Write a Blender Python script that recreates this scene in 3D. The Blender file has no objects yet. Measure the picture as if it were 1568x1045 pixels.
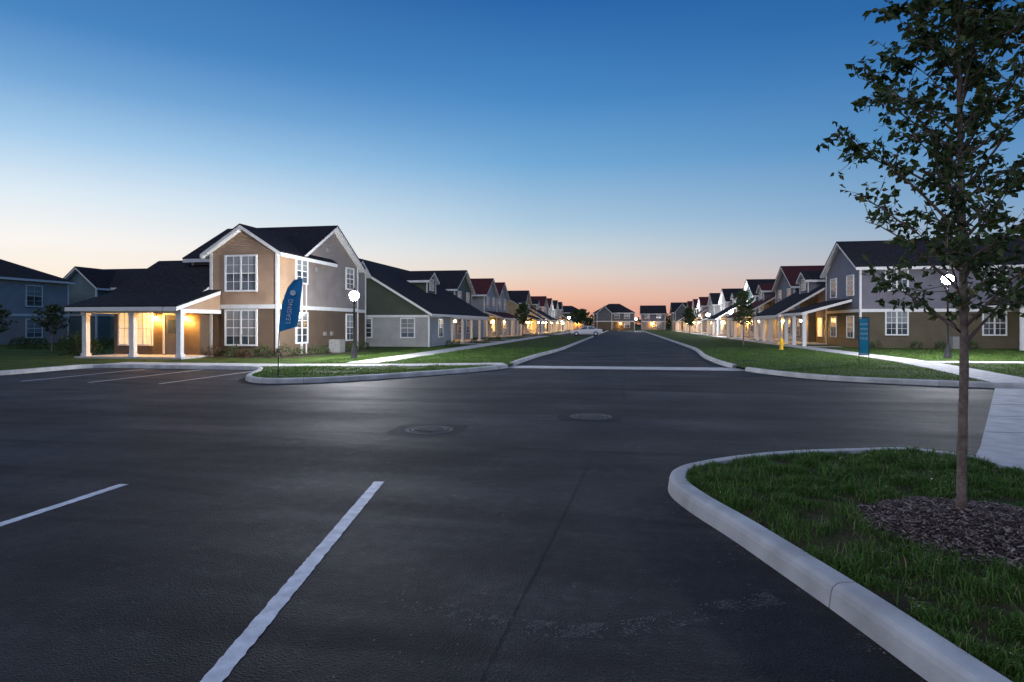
import bpy, bmesh, math, random
import numpy as np
from mathutils import Vector, noise
random.seed(7)
rnd=random.random
def U(a,b): return a+(b-a)*rnd()
scene=bpy.context.scene
col=scene.collection
def lin(c):
    return tuple(((v/255)/12.92 if v/255<=.04045 else ((v/255+.055)/1.055)**2.4) for v in c)
# ------------------------------------------------------------ materials
def newmat(name):
    m=bpy.data.materials.new(name); m.use_nodes=True
    nt=m.node_tree; b=nt.nodes['Principled BSDF']
    return m,nt,b
def N(nt,t,**kw):
    n=nt.nodes.new(t)
    for k,v in kw.items():
        if k in n.inputs: n.inputs[k].default_value=v
        else: setattr(n,k,v)
    return n
def ramp(nt,fac,stops):
    r=nt.nodes.new('ShaderNodeValToRGB'); e=r.color_ramp.elements
    while len(e)<len(stops): e.new(.5)
    for i,(p,c) in enumerate(stops):
        e[i].position=p; e[i].color=(c[0],c[1],c[2],1)
    nt.links.new(fac,r.inputs[0]); return r
def noisemat(name,c1,c2,scale=5,rough=.8,bump=.0,bscale=60,spec=.3,coord='Object',detail=6,bdist=.01):
    m,nt,b=newmat(name); L=nt.links.new
    tc=N(nt,'ShaderNodeTexCoord')
    n=N(nt,'ShaderNodeTexNoise',Scale=scale,Detail=detail); L(tc.outputs[coord],n.inputs['Vector'])
    r=ramp(nt,n.outputs['Fac'],[(.3,c1),(.7,c2)]); L(r.outputs[0],b.inputs['Base Color'])
    b.inputs['Roughness'].default_value=rough; b.inputs['Specular IOR Level'].default_value=spec
    if bump:
        n2=N(nt,'ShaderNodeTexNoise',Scale=bscale,Detail=5); L(tc.outputs[coord],n2.inputs['Vector'])
        bp=N(nt,'ShaderNodeBump',Strength=bump,Distance=bdist); L(n2.outputs['Fac'],bp.inputs['Height']); L(bp.outputs[0],b.inputs['Normal'])
    return m
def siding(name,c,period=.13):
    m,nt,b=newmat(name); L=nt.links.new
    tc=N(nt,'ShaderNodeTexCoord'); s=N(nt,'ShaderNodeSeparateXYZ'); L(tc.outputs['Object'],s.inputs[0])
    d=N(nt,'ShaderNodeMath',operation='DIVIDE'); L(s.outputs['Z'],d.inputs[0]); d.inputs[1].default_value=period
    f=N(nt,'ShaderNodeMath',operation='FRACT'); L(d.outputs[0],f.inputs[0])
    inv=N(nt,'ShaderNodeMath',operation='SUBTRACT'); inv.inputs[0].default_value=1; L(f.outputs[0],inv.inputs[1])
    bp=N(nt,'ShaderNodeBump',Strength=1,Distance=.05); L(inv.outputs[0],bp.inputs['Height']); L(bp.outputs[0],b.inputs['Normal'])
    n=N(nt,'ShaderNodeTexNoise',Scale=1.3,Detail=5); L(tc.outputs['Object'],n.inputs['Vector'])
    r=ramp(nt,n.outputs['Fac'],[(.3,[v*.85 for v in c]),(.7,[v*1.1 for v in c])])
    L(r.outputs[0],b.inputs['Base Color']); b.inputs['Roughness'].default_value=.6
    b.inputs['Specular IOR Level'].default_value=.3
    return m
def islandmat(name,stops,rough=.6,spec=.3,trans=0):
    m,nt,b=newmat(name); L=nt.links.new
    g=N(nt,'ShaderNodeNewGeometry'); r=ramp(nt,g.outputs['Random Per Island'],stops)
    L(r.outputs[0],b.inputs['Base Color']); b.inputs['Roughness'].default_value=rough
    b.inputs['Specular IOR Level'].default_value=spec
    if trans:
        t=N(nt,'ShaderNodeBsdfTranslucent'); L(r.outputs[0],t.inputs[0])
        mx=N(nt,'ShaderNodeMixShader'); mx.inputs[0].default_value=trans
        out=nt.nodes['Material Output']; L(b.outputs[0],mx.inputs[1]); L(t.outputs[0],mx.inputs[2]); L(mx.outputs[0],out.inputs[0])
    return m
def emis(name,c,s):
    m,nt,b=newmat(name); b.inputs['Base Color'].default_value=(.8,.8,.8,1)
    b.inputs['Emission Color'].default_value=(*c,1); b.inputs['Emission Strength'].default_value=s
    return m
M={}
m,nt,b=newmat('asphalt'); L=nt.links.new
tc=N(nt,'ShaderNodeTexCoord')
n1=N(nt,'ShaderNodeTexNoise',Scale=.5,Detail=9,Roughness=.62,Distortion=.4); L(tc.outputs['Object'],n1.inputs['Vector'])
mp=N(nt,'ShaderNodeMapping'); mp.inputs['Scale'].default_value=(.12,.7,1); mp.inputs['Rotation'].default_value=(0,0,-.06); L(tc.outputs['Object'],mp.inputs[0])
n2=N(nt,'ShaderNodeTexNoise',Scale=1.0,Detail=7,Roughness=.6,Distortion=.6); L(mp.outputs[0],n2.inputs['Vector'])
n3=N(nt,'ShaderNodeTexNoise',Scale=95,Detail=3); L(tc.outputs['Object'],n3.inputs['Vector'])
n4=N(nt,'ShaderNodeTexNoise',Scale=7,Detail=8,Roughness=.7); L(tc.outputs['Object'],n4.inputs['Vector'])
v3=N(nt,'ShaderNodeTexVoronoi',Scale=75); L(tc.outputs['Object'],v3.inputs['Vector'])
r1=ramp(nt,n1.outputs[0],[(.36,(.012,.011,.0115)),(.5,(.026,.0232,.0235)),(.64,(.048,.042,.042))])
r2=ramp(nt,n3.outputs[0],[(.35,(.5,.5,.5)),(.6,(1.05,1.05,1.05)),(.70,(3.0,3.0,2.9))])
r4=ramp(nt,n4.outputs[0],[(.3,(.6,.6,.6)),(.58,(1.1,1.1,1.1)),(.72,(2.4,2.35,2.3))])
r5=ramp(nt,n2.outputs[0],[(.35,(.75,.75,.75)),(.65,(1.2,1.2,1.2))])
prev=r1.outputs[0]
for q in (r2,r4,r5):
    mx=N(nt,'ShaderNodeMix',data_type='RGBA',blend_type='MULTIPLY'); mx.inputs[0].default_value=1
    L(prev,mx.inputs[6]); L(q.outputs[0],mx.inputs[7]); prev=mx.outputs[2]
L(prev,b.inputs['Base Color'])
rr=N(nt,'ShaderNodeMapRange'); L(n2.outputs[0],rr.inputs[0]); rr.inputs[1].default_value=.3; rr.inputs[2].default_value=.7; rr.inputs[3].default_value=.84; rr.inputs[4].default_value=.6
L(rr.outputs[0],b.inputs['Roughness']); b.inputs['Specular IOR Level'].default_value=.26
bp=N(nt,'ShaderNodeBump',Strength=.8,Distance=.008); L(v3.outputs['Distance'],bp.inputs['Height']); L(bp.outputs[0],b.inputs['Normal'])
M['asphalt']=m
M['asphalt2']=noisemat('asphalt_patch',(.011,.010,.010),(.02,.018,.018),3,.8,.7,90)
M['concrete']=noisemat('concrete',(.38,.375,.365),(.56,.55,.54),3,.8,.4,45,detail=10)
M['kerb']=noisemat('kerb_concrete',(.38,.37,.355),(.64,.63,.61),2.2,.85,.35,70,detail=12)
M['lawn']=noisemat('lawn_turf',(.028,.05,.012),(.07,.115,.025),1.4,.9,1,35,.1,bdist=.05,detail=10)
M['ground']=noisemat('ground_grass',(.02,.04,.012),(.04,.07,.02),.3,.95,spec=.1)
M['soil']=noisemat('soil_turf',(.035,.032,.016),(.085,.072,.035),6,.95,1,40,.1,bdist=.03)
M['paint']=noisemat('road_paint',(.56,.56,.58),(.86,.86,.88),9,.6,.5,120,detail=12)
M['paintold']=noisemat('road_paint_worn',(.35,.35,.36),(.6,.6,.6),20,.7)
M['iron']=noisemat('cast_iron',(.07,.06,.052),(.16,.14,.125),30,.6,.8,50)
M['ironring']=noisemat('manhole_collar',(.08,.076,.072),(.15,.14,.135),9,.8,.8,50)
M['dust']=islandmat('dust_tread',[(0,(.07,.067,.065)),(1,(.24,.225,.22))],.9)
M['pebble']=islandmat('grit',[(0,(.06,.055,.05)),(1,(.22,.2,.19))],.9)
M['grass']=islandmat('grass_blades',[(0,(.036,.08,.012)),(.5,(.072,.155,.022)),(.85,(.12,.235,.038)),(1,(.28,.26,.11))],.5,.3,.3)
M['leaf']=islandmat('tree_leaves',[(0,(.03,.05,.015)),(.6,(.065,.105,.028)),(.93,(.11,.15,.045)),(1,(.19,.145,.05))],.5,.35,.25)
M['leafd']=islandmat('shrub_leaves',[(0,(.02,.045,.013)),(1,(.07,.12,.03))],.6,.3,.2)
M['leafr']=islandmat('shrub_leaves_red',[(0,(.08,.025,.02)),(.6,(.05,.07,.02)),(1,(.20,.06,.05))],.6,.3,.2)
M['bark']=noisemat('bark',(.12,.085,.065),(.28,.21,.17),18,.85,.8,50)
M['mulch']=islandmat('mulch_chips',[(0,(.06,.04,.032)),(.6,(.17,.115,.095)),(1,(.38,.30,.26))],.85)
M['mulchbase']=noisemat('mulch_base',(.03,.02,.015),(.09,.06,.05),20,.95,1,60,bdist=.02)
M['roof']=noisemat('roof_shingles',(.014,.014,.018),(.038,.035,.04),6,.95,.5,25,.12,detail=10)
M['roofred']=noisemat('roof_shingles_red',(.06,.018,.02),(.10,.03,.032),6,.95,.5,25,.12)
M['trim']=noisemat('white_trim',(.66,.65,.64),(.76,.75,.74),4,.5)
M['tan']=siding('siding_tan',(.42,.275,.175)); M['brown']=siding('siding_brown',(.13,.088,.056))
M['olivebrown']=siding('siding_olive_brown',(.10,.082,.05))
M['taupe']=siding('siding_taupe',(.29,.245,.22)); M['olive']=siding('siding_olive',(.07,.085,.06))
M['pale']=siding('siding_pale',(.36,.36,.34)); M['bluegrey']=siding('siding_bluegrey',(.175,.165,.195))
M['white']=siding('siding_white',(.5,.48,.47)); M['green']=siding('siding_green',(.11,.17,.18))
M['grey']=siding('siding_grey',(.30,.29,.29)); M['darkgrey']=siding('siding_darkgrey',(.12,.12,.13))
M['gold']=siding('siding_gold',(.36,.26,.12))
m,nt,b=newmat('window_glass'); L=nt.links.new
tc=N(nt,'ShaderNodeTexCoord'); n=N(nt,'ShaderNodeTexNoise',Scale=.9,Detail=2); L(tc.outputs['Object'],n.inputs['Vector'])
r=ramp(nt,n.outputs[0],[(.35,(.015,.03,.04)),(.65,(.09,.12,.15))]); L(r.outputs[0],b.inputs['Base Color'])
b.inputs['Roughness'].default_value=.08; b.inputs['Specular IOR Level'].default_value=.9
M['glass']=m
M['blind']=noisemat('window_blind',(.16,.18,.19),(.24,.26,.27),2,.25,spec=.8)
M['glasslit']=emis('lit_window',(1,.62,.24),.75)
M['door']=noisemat('door_paint',(.10,.10,.11),(.14,.13,.14),3,.4)
M['black']=noisemat('black_metal',(.012,.012,.013),(.025,.025,.027),8,.4,spec=.5)
M['lampglow']=emis('lamp_globe',(.95,.96,1),1800)
M['lampglow2']=emis('lamp_globe_far',(.95,.96,1),550)
M['porchglow']=emis('porch_bulb',(1,.5,.11),560)
M['porchglow2']=emis('porch_bulb_far',(1,.52,.13),440)
M['flag']=noisemat('flag_blue',(.01,.19,.42),(.02,.27,.55),2,.6)
M['sign']=noisemat('banner_blue',(.01,.2,.33),(.02,.26,.42),2,.6)
M['textw']=noisemat('white_print',(.6,.65,.7),(.7,.75,.8),5,.6)
M['hyd']=noisemat('hydrant_yellow',(.75,.42,.02),(.85,.52,.04),6,.4)
M['car']=noisemat('car_white',(.80,.80,.82),(.86,.86,.88),2,.3,spec=.6)
M['rubber']=noisemat('rubber',(.012,.012,.012),(.02,.02,.02),8,.8)
M['red']=noisemat('tail_red',(.4,.01,.01),(.5,.02,.02),8,.3)
M['acunit']=noisemat('ac_metal',(.18,.18,.18),(.26,.26,.25),8,.5)
# ------------------------------------------------------------ mesh helpers
def empty(name,loc=(0,0,0)):
    e=bpy.data.objects.new(name,None); e.location=loc; e.empty_display_size=.3; col.objects.link(e); return e
def mobj(name,V,F,mat,parent=None,smooth=False,loc=None):
    me=bpy.data.meshes.new(name); me.from_pydata(V,[],F); me.materials.append(M[mat] if isinstance(mat,str) else mat)
    if smooth: me.polygons.foreach_set('use_smooth',[True]*len(me.polygons))
    me.update(); o=bpy.data.objects.new(name,me); col.objects.link(o)
    if parent: o.parent=parent
    if loc: o.location=loc
    return o
def fixn(o):
    bm=bmesh.new(); bm.from_mesh(o.data); bmesh.ops.recalc_face_normals(bm,faces=bm.faces); bm.to_mesh(o.data); bm.free()
def addbox(V,F,x0,x1,y0,y1,z0,z1):
    if x0>x1:x0,x1=x1,x0
    if y0>y1:y0,y1=y1,y0
    i=len(V); V+=[(x0,y0,z0),(x1,y0,z0),(x1,y1,z0),(x0,y1,z0),(x0,y0,z1),(x1,y0,z1),(x1,y1,z1),(x0,y1,z1)]
    F+=[(i,i+3,i+2,i+1),(i+4,i+5,i+6,i+7),(i,i+1,i+5,i+4),(i+1,i+2,i+6,i+5),(i+2,i+3,i+7,i+6),(i+3,i,i+4,i+7)]
def addprism(V,F,A,Bp):
    n=len(A); i=len(V); V+=list(A)+list(Bp); F.append(tuple(range(i,i+n))); F.append(tuple(range(i+2*n-1,i+n-1,-1)))
    for k in range(n):
        j=(k+1)%n; F.append((i+k,i+n+k,i+n+j,i+j))
def tube(V,F,pts,rad,sides=8,cap=True):
    rings=[]
    for k,p in enumerate(pts):
        p=Vector(p); d=(Vector(pts[min(k+1,len(pts)-1)])-Vector(pts[max(k-1,0)])).normalized()
        a=d.orthogonal().normalized() if abs(d.z)<.99 else Vector((1,0,0)); b_=d.cross(a).normalized(); a=b_.cross(d)
        i=len(V); rings.append(i)
        for s in range(sides):
            t=2*math.pi*s/sides; q=p+(a*math.cos(t)+b_*math.sin(t))*rad[k]; V.append(tuple(q))
    for k in range(len(rings)-1):
        for s in range(sides):
            t=(s+1)%sides; F.append((rings[k]+s,rings[k]+t,rings[k+1]+t,rings[k+1]+s))
    if cap:
        F.append(tuple(rings[-1]+s for s in range(sides))); F.append(tuple(rings[0]+s for s in reversed(range(sides))))
def lathe(V,F,prof,sides=16,c=(0,0)):
    rings=[]
    for r,z in prof:
        rings.append(len(V))
        for s in range(sides):
            t=2*math.pi*s/sides; V.append((c[0]+r*math.cos(t),c[1]+r*math.sin(t),z))
    for k in range(len(rings)-1):
        for s in range(sides):
            t=(s+1)%sides; F.append((rings[k]+s,rings[k]+t,rings[k+1]+t,rings[k+1]+s))
    F.append(tuple(rings[-1]+s for s in range(sides))); F.append(tuple(rings[0]+s for s in reversed(range(sides))))
# ------------------------------------------------------------ ground shapes
def fillet(pts,R=1.0,n=6):
    out=[pts[0]]
    for i in range(1,len(pts)-1):
        a,b_,c=Vector(pts[i-1]),Vector(pts[i]),Vector(pts[i+1])
        r=min(R,(a-b_).length*.48,(c-b_).length*.48)
        p=b_+(a-b_).normalized()*r; q=b_+(c-b_).normalized()*r
        for k in range(n+1):
            t=k/n; out.append(tuple(p*(1-t)**2+b_*2*t*(1-t)+q*t*t))
    out.append(pts[-1]); return out
def sheet(name,pts,z,mat):
    o=mobj(name,[(p[0],p[1],z) for p in pts],[tuple(range(len(pts)))],mat)
    if o.data.polygons[0].normal.z<0: o.data.flip_normals()
    return o
def slabpoly(name,pts,z0,z1,mat):
    V=[];F=[]; addprism(V,F,[(p[0],p[1],z0) for p in pts],[(p[0],p[1],z1) for p in pts]); o=mobj(name,V,F,mat); fixn(o); return o
KP=[(-.03,-.03),(-.012,.10),(.0,.132),(.03,.152),(.06,.157),(.15,.157),(.165,.15),(.17,.05)]
def kerb(V,F,path,side,seg=3.0,gap=.006):
    P=[Vector(p) for p in path]; S=[0]
    for i in range(1,len(P)): S.append(S[-1]+(P[i]-P[i-1]).length)
    def at(s):
        for i in range(1,len(P)):
            if s<=S[i]+1e-9:
                L_=S[i]-S[i-1]; t=(s-S[i-1])/L_ if L_>1e-9 else 0; return P[i-1].lerp(P[i],t)
        return P[-1]
    def dirat(s):
        a=at(max(0,s-.06)); b_=at(min(S[-1],s+.06)); return (b_-a).normalized()
    s0=0
    while s0<S[-1]-.05:
        s1=min(s0+seg,S[-1]); ss=[s0+gap]+[s for s in S if s0+gap+.02<s<s1-gap-.02]+[s1-gap]
        rings=[]
        for s in ss:
            p=at(s); d=dirat(s); n=Vector((d.y,-d.x))*side
            rings.append(len(V)); V.extend([(p.x+n.x*o,p.y+n.y*o,z) for o,z in KP])
        m_=len(KP)
        for a,b_ in zip(rings,rings[1:]):
            for k in range(m_-1): F.append((a+k,a+k+1,b_+k+1,b_+k))
        F.append(tuple(rings[0]+k for k in range(m_))); F.append(tuple(rings[-1]+k for k in reversed(range(m_))))
        s0=s1
def mk_kerb(paths):
    for path,side in paths:
        V=[];F=[]; kerb(V,F,path,side); o=mobj('concrete_kerb',V,F,'kerb'); fixn(o)
mobj('ground',[(-900,-300,-.05),(900,-300,-.05),(900,1500,-.05),(-900,1500,-.05)],[(0,1,2,3)],'ground')
sheet('asphalt_road',[(-150,-60),(150,-60),(150,28),(7,28),(7,176),(150,176),(150,186),(-150,186),(-150,176),(-7,176),(-7,28),(-150,28)],0,'asphalt')
near=fillet([(2.95,-1.5),(2.3,.7),(1.9,2.15),(1.536,3.47),(1.355,4.125),(.899,5.549),(.646,6.196),(.47,6.85),(.56,7.5),(1.161,8.12),(2.06,8.72),(3.735,9.255),(4.3,8.9),(4.6,8.0),(4.75,6),(5,0),(5.1,-1.5)],.5)
leftp1=fillet([(-150,18.1),(-21.5,18.1),(-21.8,22.6),(-14.1,22.5),(-13.1,20.7),(-12.1,18.4),(-10.9,17.25),(-9.2,17.9),(-7.6,19.8),(-5.4,23.3),(-4.7,25.3)],1.1)
leftp2=fillet([(-4.7,26.7),(-4.72,33),(-4.2,43),(-4.2,90)],4)
leftp3=[(-4.2,103),(-4.2,175)]
rightp1=fillet([(150,19.6),(10.8,19.6),(8.25,20.5),(6.15,21.7),(4.9,24.3),(4.62,25.3)],1.2)
rightp2=fillet([(4.4,26.9),(4.2,29.5),(4.2,35),(4.9,45),(4.9,175)],4)
mk_kerb([(near,1),(leftp1,-1),(leftp2,-1),(leftp3,-1),(rightp1,1),(rightp2,1)])
leftpoly=leftp1+leftp2+leftp3+[(-150,175)]
rightpoly=rightp1+rightp2+[(150,175)]
sheet('lawn',leftpoly,.11,'lawn'); sheet('lawn',rightpoly,.11,'lawn')
sheet('lawn',near,.11,'soil')
slabpoly('lawn',[(-150,186.5),(150,186.5),(150,400),(-150,400)],-.04,.1,'lawn')
slabpoly('crosswalk_band',[(-5.1,25.3),(4.9,25.3),(4.6,27.0),(-4.9,26.7)],-.02,.012,'concrete')
slabpoly('sidewalk',[(5.06,10.07),(10.2,19.55),(60,19.55),(60,0),(5.4,0),(5.0,6),(4.86,8.2),(4.55,9.2)],-.02,.03,'concrete')
for k in range(4):
    y=11.5+k*2; x0=5.06+(y-10.07)*.542; slabpoly('expansion_joint',[(x0+.02,y),(14,y),(14,y+.012),(x0+.03,y+.012)],.02,.0335,'ironring')
def walk(pts,w):
    P=[Vector(p) for p in pts]; Lp=[];Rp=[]
    for i,p in enumerate(P):
        d=(P[min(i+1,len(P)-1)]-P[max(i-1,0)]).normalized(); n=Vector((-d.y,d.x))*w/2
        Lp.append(tuple(p+n)); Rp.append(tuple(p-n))
    return Lp+Rp[::-1]
slabpoly('sidewalk',walk(fillet([(-11.2,25.6),(-11.2,89.5)],1),1.5),.05,.128,'concrete')
slabpoly('sidewalk',walk([(-11.2,103.5),(-11.2,174)],1.5),.05,.128,'concrete')
slabpoly('sidewalk',walk([(-21.6,23.5),(-14,23.6),(-9,24.5),(-4.95,26.0)],1.5),.05,.134,'concrete')
slabpoly('sidewalk',walk(fillet([(11.2,19.9),(12.2,26),(13,32),(13,94)],3),1.5),.05,.128,'concrete')
slabpoly('sidewalk',walk([(13,95),(13,174)],1.5),.05,.128,'concrete')
slabpoly('sidewalk',walk([(12.6,30.6),(60,34)],1.4),.05,.136,'concrete')
slabpoly('driveway',[(-40,90),(-4.1,90),(-4.1,103),(-40,103)],-.01,.118,'asphalt')
for y in (50,58,66,78,90,110,126,140,160): slabpoly('front_path',[(13.7,y),(16,y),(16,y+1.1),(13.7,y+1.1)],.05,.13,'concrete')
for y in (52,60,69,82,112,128,147,164): slabpoly('front_path',[(-14.5,y),(-11.9,y),(-11.9,y+1.1),(-14.5,y+1.1)],.05,.13,'concrete')
def line(a,b_,w,z=.004,mat='paint',nm='parking_line',jit=.004):
    a,b_=Vector(a),Vector(b_); L_=(b_-a).length; d=(b_-a)/L_; n=Vector((-d.y,d.x))*w/2
    n_=int(L_/.04)+1; Vv=[];Ff=[]
    for i in range(n_+1):
        p=a+d*(L_*i/n_); j1=U(-jit,jit); j2=U(-jit,jit)
        Vv+= [(p.x+n.x*(1+j1/w*2),p.y+n.y*(1+j1/w*2),z),(p.x-n.x*(1+j2/w*2),p.y-n.y*(1+j2/w*2),z)]
    for i in range(n_): Ff.append((2*i,2*i+1,2*i+3,2*i+2))
    mobj(nm,Vv,Ff,mat)
line((-1.55,.1),(-2.75,6.77),.115,jit=.005)
line((-5.45,1),(-5.53,6.16),.11,jit=.005)
for x in (-18.8,-16.35,-13.9): line((x+.1,16.7),(x-.1,22.3),.12,mat='paintold')
line((-30,9.6),(1.8,8.9),.02,.003,'asphalt2','paving_seam',.008)
line((-30,15.2),(9,14.2),.03,.003,'asphalt2','paving_seam',.008)
line((.0,15),(.35,175),.03,.003,'asphalt2','paving_seam',.008)
line((-.9,-.5),(-.4,8.9),.010,.003,'asphalt2','paving_seam',.006)
# hairline cracks
V=[];F=[]
for (x,y,a,n_) in ((-4.2,7.6,.3,70),(-1.2,6.0,1.2,50),(.2,9.9,2.6,60),(-6.5,11.5,.1,90),(2.4,12.5,.4,70),(-3.2,3.4,1.9,30),(-7.5,6.5,.6,60)):
    pa=None
    for i in range(n_):
        a+=U(-.5,.5)*.6; nx,ny=x+math.cos(a)*.045,y+math.sin(a)*.045; w=U(.0015,.005)
        j=len(V); V+=[(x-math.sin(a)*w,y+math.cos(a)*w,.0035),(x+math.sin(a)*w,y-math.cos(a)*w,.0035),(nx+math.sin(a)*w,ny-math.cos(a)*w,.0035),(nx-math.sin(a)*w,ny+math.cos(a)*w,.0035)]
        F.append((j,j+1,j+2,j+3)); x,y=nx,ny
mobj('road_cracks',V,F,'asphalt2')
# worn-in darker repair patch near the kerb and around the bays
def patch(cx,cy,rx,ry,z,sd):
    P=[]
    for i in range(48):
        t=2*math.pi*i/48; k=1+.16*noise.noise(Vector((math.cos(t)*1.5,math.sin(t)*1.5,sd)))+.02*U(-1,1)
        c,s_=math.cos(t),math.sin(t); q=.35
        P.append((cx+rx*k*math.copysign(abs(c)**q,c),cy+ry*k*math.copysign(abs(s_)**q,s_)))
    sheet('asphalt_patch',P,z,'asphalt2')
patch(-3.26,10.25,.62,.6,.0025,1); patch(-.63,12.3,.62,.6,.0025,2)
for (x,y,r) in ((-3.26,10.25,.31),(-.63,12.3,.31)):
    e=empty('manhole_cover',(x,y,0))
    V=[];F=[]; lathe(V,F,[(r+.10,-.01),(r+.10,.006),(r+.03,.012),(r+.02,-.004),(.001,-.004)],36); mobj('collar',V,F,'ironring',e)
    V=[];F=[]; lathe(V,F,[(r,-.01),(r,.012),(r-.02,.016),(r-.04,.01),(.001,.011)],36)
    for i in range(-5,6):
        for j in range(-5,6):
            if math.hypot(i,j)<5.0: addbox(V,F,i*.055-.018,i*.055+.018,j*.055-.018,j*.055+.018,.004,.022)
    mobj('lid',V,F,'iron',e)
# tyre marks
V=[];F=[]
arc=[(-1.5,3.97),(-1.27,3.85),(-.81,3.70),(-.4,3.67),(-.11,3.71),(.15,3.83),(.42,4.01),(.6,4.13),(.79,4.24),(1.0,4.36)]
for k in range(len(arc)-1):
    a=Vector(arc[k]);b_=Vector(arc[k+1]);d=(b_-a).normalized();n=Vector((-d.y,d.x)); L_=(b_-a).length
    for i in range(int(L_/.014)):
        t=k+i*.014/L_
        base=[.08,.2,.75,.95,.65,.4,.25,.6,1.0,.3][min(9,int(t))]
        for row in range(-5,6):
            p=a+d*(i*.014+(abs(row)%2)*.007)+n*row*.017
            nz=noise.noise(Vector((p.x*7,p.y*7,1)))+.5*noise.noise(Vector((p.x*25,p.y*25,3)))
            if rnd()>base*(.6+1.3*nz): continue
            w=U(.0045,.007);h=U(.0025,.004); sk=d*.005*(1 if row>0 else -1)
            j=len(V)
            for sx,sy in ((-1,-1),(1,-1),(1,1),(-1,1)):
                q=p+n*sx*w+d*sy*h+sk*sx; V.append((q.x,q.y,.004))
            F.append((j,j+1,j+2,j+3))
mobj('tyre_marks',V,F,'dust')
nd=[]
for a,b_ in zip(near,near[1:]):
    a,b_=Vector(a),Vector(b_); n_=max(1,int((b_-a).length/.08))
    for i in range(n_): nd.append(tuple(a.lerp(b_,i/n_)))
V=[];F=[]
def grit(x,y,s):
    i=len(V); V.extend([(x-s,y-s*.7,.0),(x+s,y-s,.0),(x+s*.8,y+s,.0),(x-s,y+s,.0),(x,y,s*1.2)]); F.extend([(i,i+1,i+4),(i+1,i+2,i+4),(i+2,i+3,i+4),(i+3,i,i+4)])
for k in range(900):
    y=U(2,16); x=U(-7,4)*(.4+y/12); grit(x,y,U(.002,.006))
for k in range(1000):
    i=int(U(20,len(nd)*.6)); q=nd[i]; j=nd[i+1]; d=Vector((j[0]-q[0],j[1]-q[1])).normalized(); n=Vector((d.y,-d.x)); o=-.035-abs(random.gauss(0,.05))
    if noise.noise(Vector((q[0]*2,q[1]*2,7)))<-.05: continue
    grit(q[0]+n.x*o+U(-.03,.03),q[1]+n.y*o+U(-.03,.03),U(.0015,.0045))
mobj('gravel',V,F,'pebble')
# ------------------------------------------------------------ grass blades
def inpoly(x,y,poly):
    c=False;j=len(poly)-1
    for i in range(len(poly)):
        xi,yi=poly[i];xj,yj=poly[j]
        if (yi>y)!=(yj>y) and x<(xj-xi)*(y-yi)/(yj-yi)+xi: c=not c
        j=i
    return c
NDA=np.array(nd)
def edged(x,y): return math.sqrt(float(((NDA[:,0]-x)**2+(NDA[:,1]-y)**2).min()))
def grass(name,pts,hmin,hmax,w,z,mat='grass'):
    V=[];F=[]
    for (x,y,s) in pts:
        h=U(hmin,hmax)*s; t=U(0,6.283); dx,dy=math.cos(t),math.sin(t); t2=U(0,6.283); ln=U(.15,1.1)*h; lx,ly=math.cos(t2)*ln,math.sin(t2)*ln; ww=w*U(.6,1.2)
        i=len(V); zt=.95-.25*(ln/h)
        V+=[(x-dx*ww,y-dy*ww,z),(x+dx*ww,y+dy*ww,z),(x+dx*ww*.8+lx*.35,y+dy*ww*.8+ly*.35,z+h*.6),(x-dx*ww*.8+lx*.35,y-dy*ww*.8+ly*.35,z+h*.6),(x+lx,y+ly,z+h*zt)]
        F+=[(i,i+1,i+2,i+3),(i+3,i+2,i+4)]
    return mobj(name,V,F,mat)
pts=[]
MC=(2.95,5.72)
while len(pts)<68000:
    x,y=U(.6,4.9),U(2.0,9.3)
    dm=math.hypot((x-MC[0]),(y-MC[1])/.95)
    nz=noise.noise(Vector((x*1.3,y*1.3,3)))
    if dm<.86+.16*nz: continue
    nz2=noise.noise(Vector((x*3.5,y*3.5,9))); nz3=noise.noise(Vector((x*9,y*9,2)))
    if rnd()>.55+1.3*nz2+.4*nz+.6*nz3: continue
    bare=math.hypot(x-1.5,(y-5.5)/1.2)
    if bare<.5+.3*nz2 and rnd()<.78: continue
    if dm<1.3 and rnd()<.4: continue
    if not inpoly(x,y,near): continue
    if edged(x,y)<.17: continue
    pts.append((x,y,max(.35,.72+.9*nz2+.6*nz+.35*nz3)))
grass('grass',pts,.05,.115,.0036,.108)
pts=[]
while len(pts)<3600:
    x,y=U(.6,4.9),U(2.2,9.3)
    if math.hypot(x-MC[0],y-MC[1])>.95 and noise.noise(Vector((x*2.4,y*2.4,5)))>.14 and inpoly(x,y,near) and edged(x,y)>.22: pts.append((x,y,1))
grass('grass',pts,.10,.19,.0045,.108)
pts=[]
while len(pts)<70000:
    if rnd()<.5: x,y=U(-13.8,-4.3),U(17.3,44); poly=leftpoly
    else: x,y=U(4.3,24),U(19.9,46); poly=rightpoly
    if rnd()>(21/y)**1.5: continue
    if not inpoly(x,y,poly): continue
    if x<0 and (abs(x+11.2)<.78 and y>24.8): continue
    if x<0 and -.85<y-(23.6+ (max(0,x+14))*.27)<.75: continue
    if x>0:
        xc=11.2+(y-19.9)*.164 if y<26 else min(13,12.2+(y-26)*.133)
        if abs(x-xc)<.85 or abs(y-(30.6+(x-12.6)*.0717))<.75 and x>12.3: continue
    if not(inpoly(x-.2,y,poly) and inpoly(x+.2,y,poly) and inpoly(x,y-.2,poly) and inpoly(x,y+.2,poly)): continue
    nz=noise.noise(Vector((x*.8,y*.8,4)))
    if rnd()>.7+1.2*nz: continue
    pts.append((x,y,1+.8*nz))
grass('grass',pts,.035,.09,.009,.108)
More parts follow.
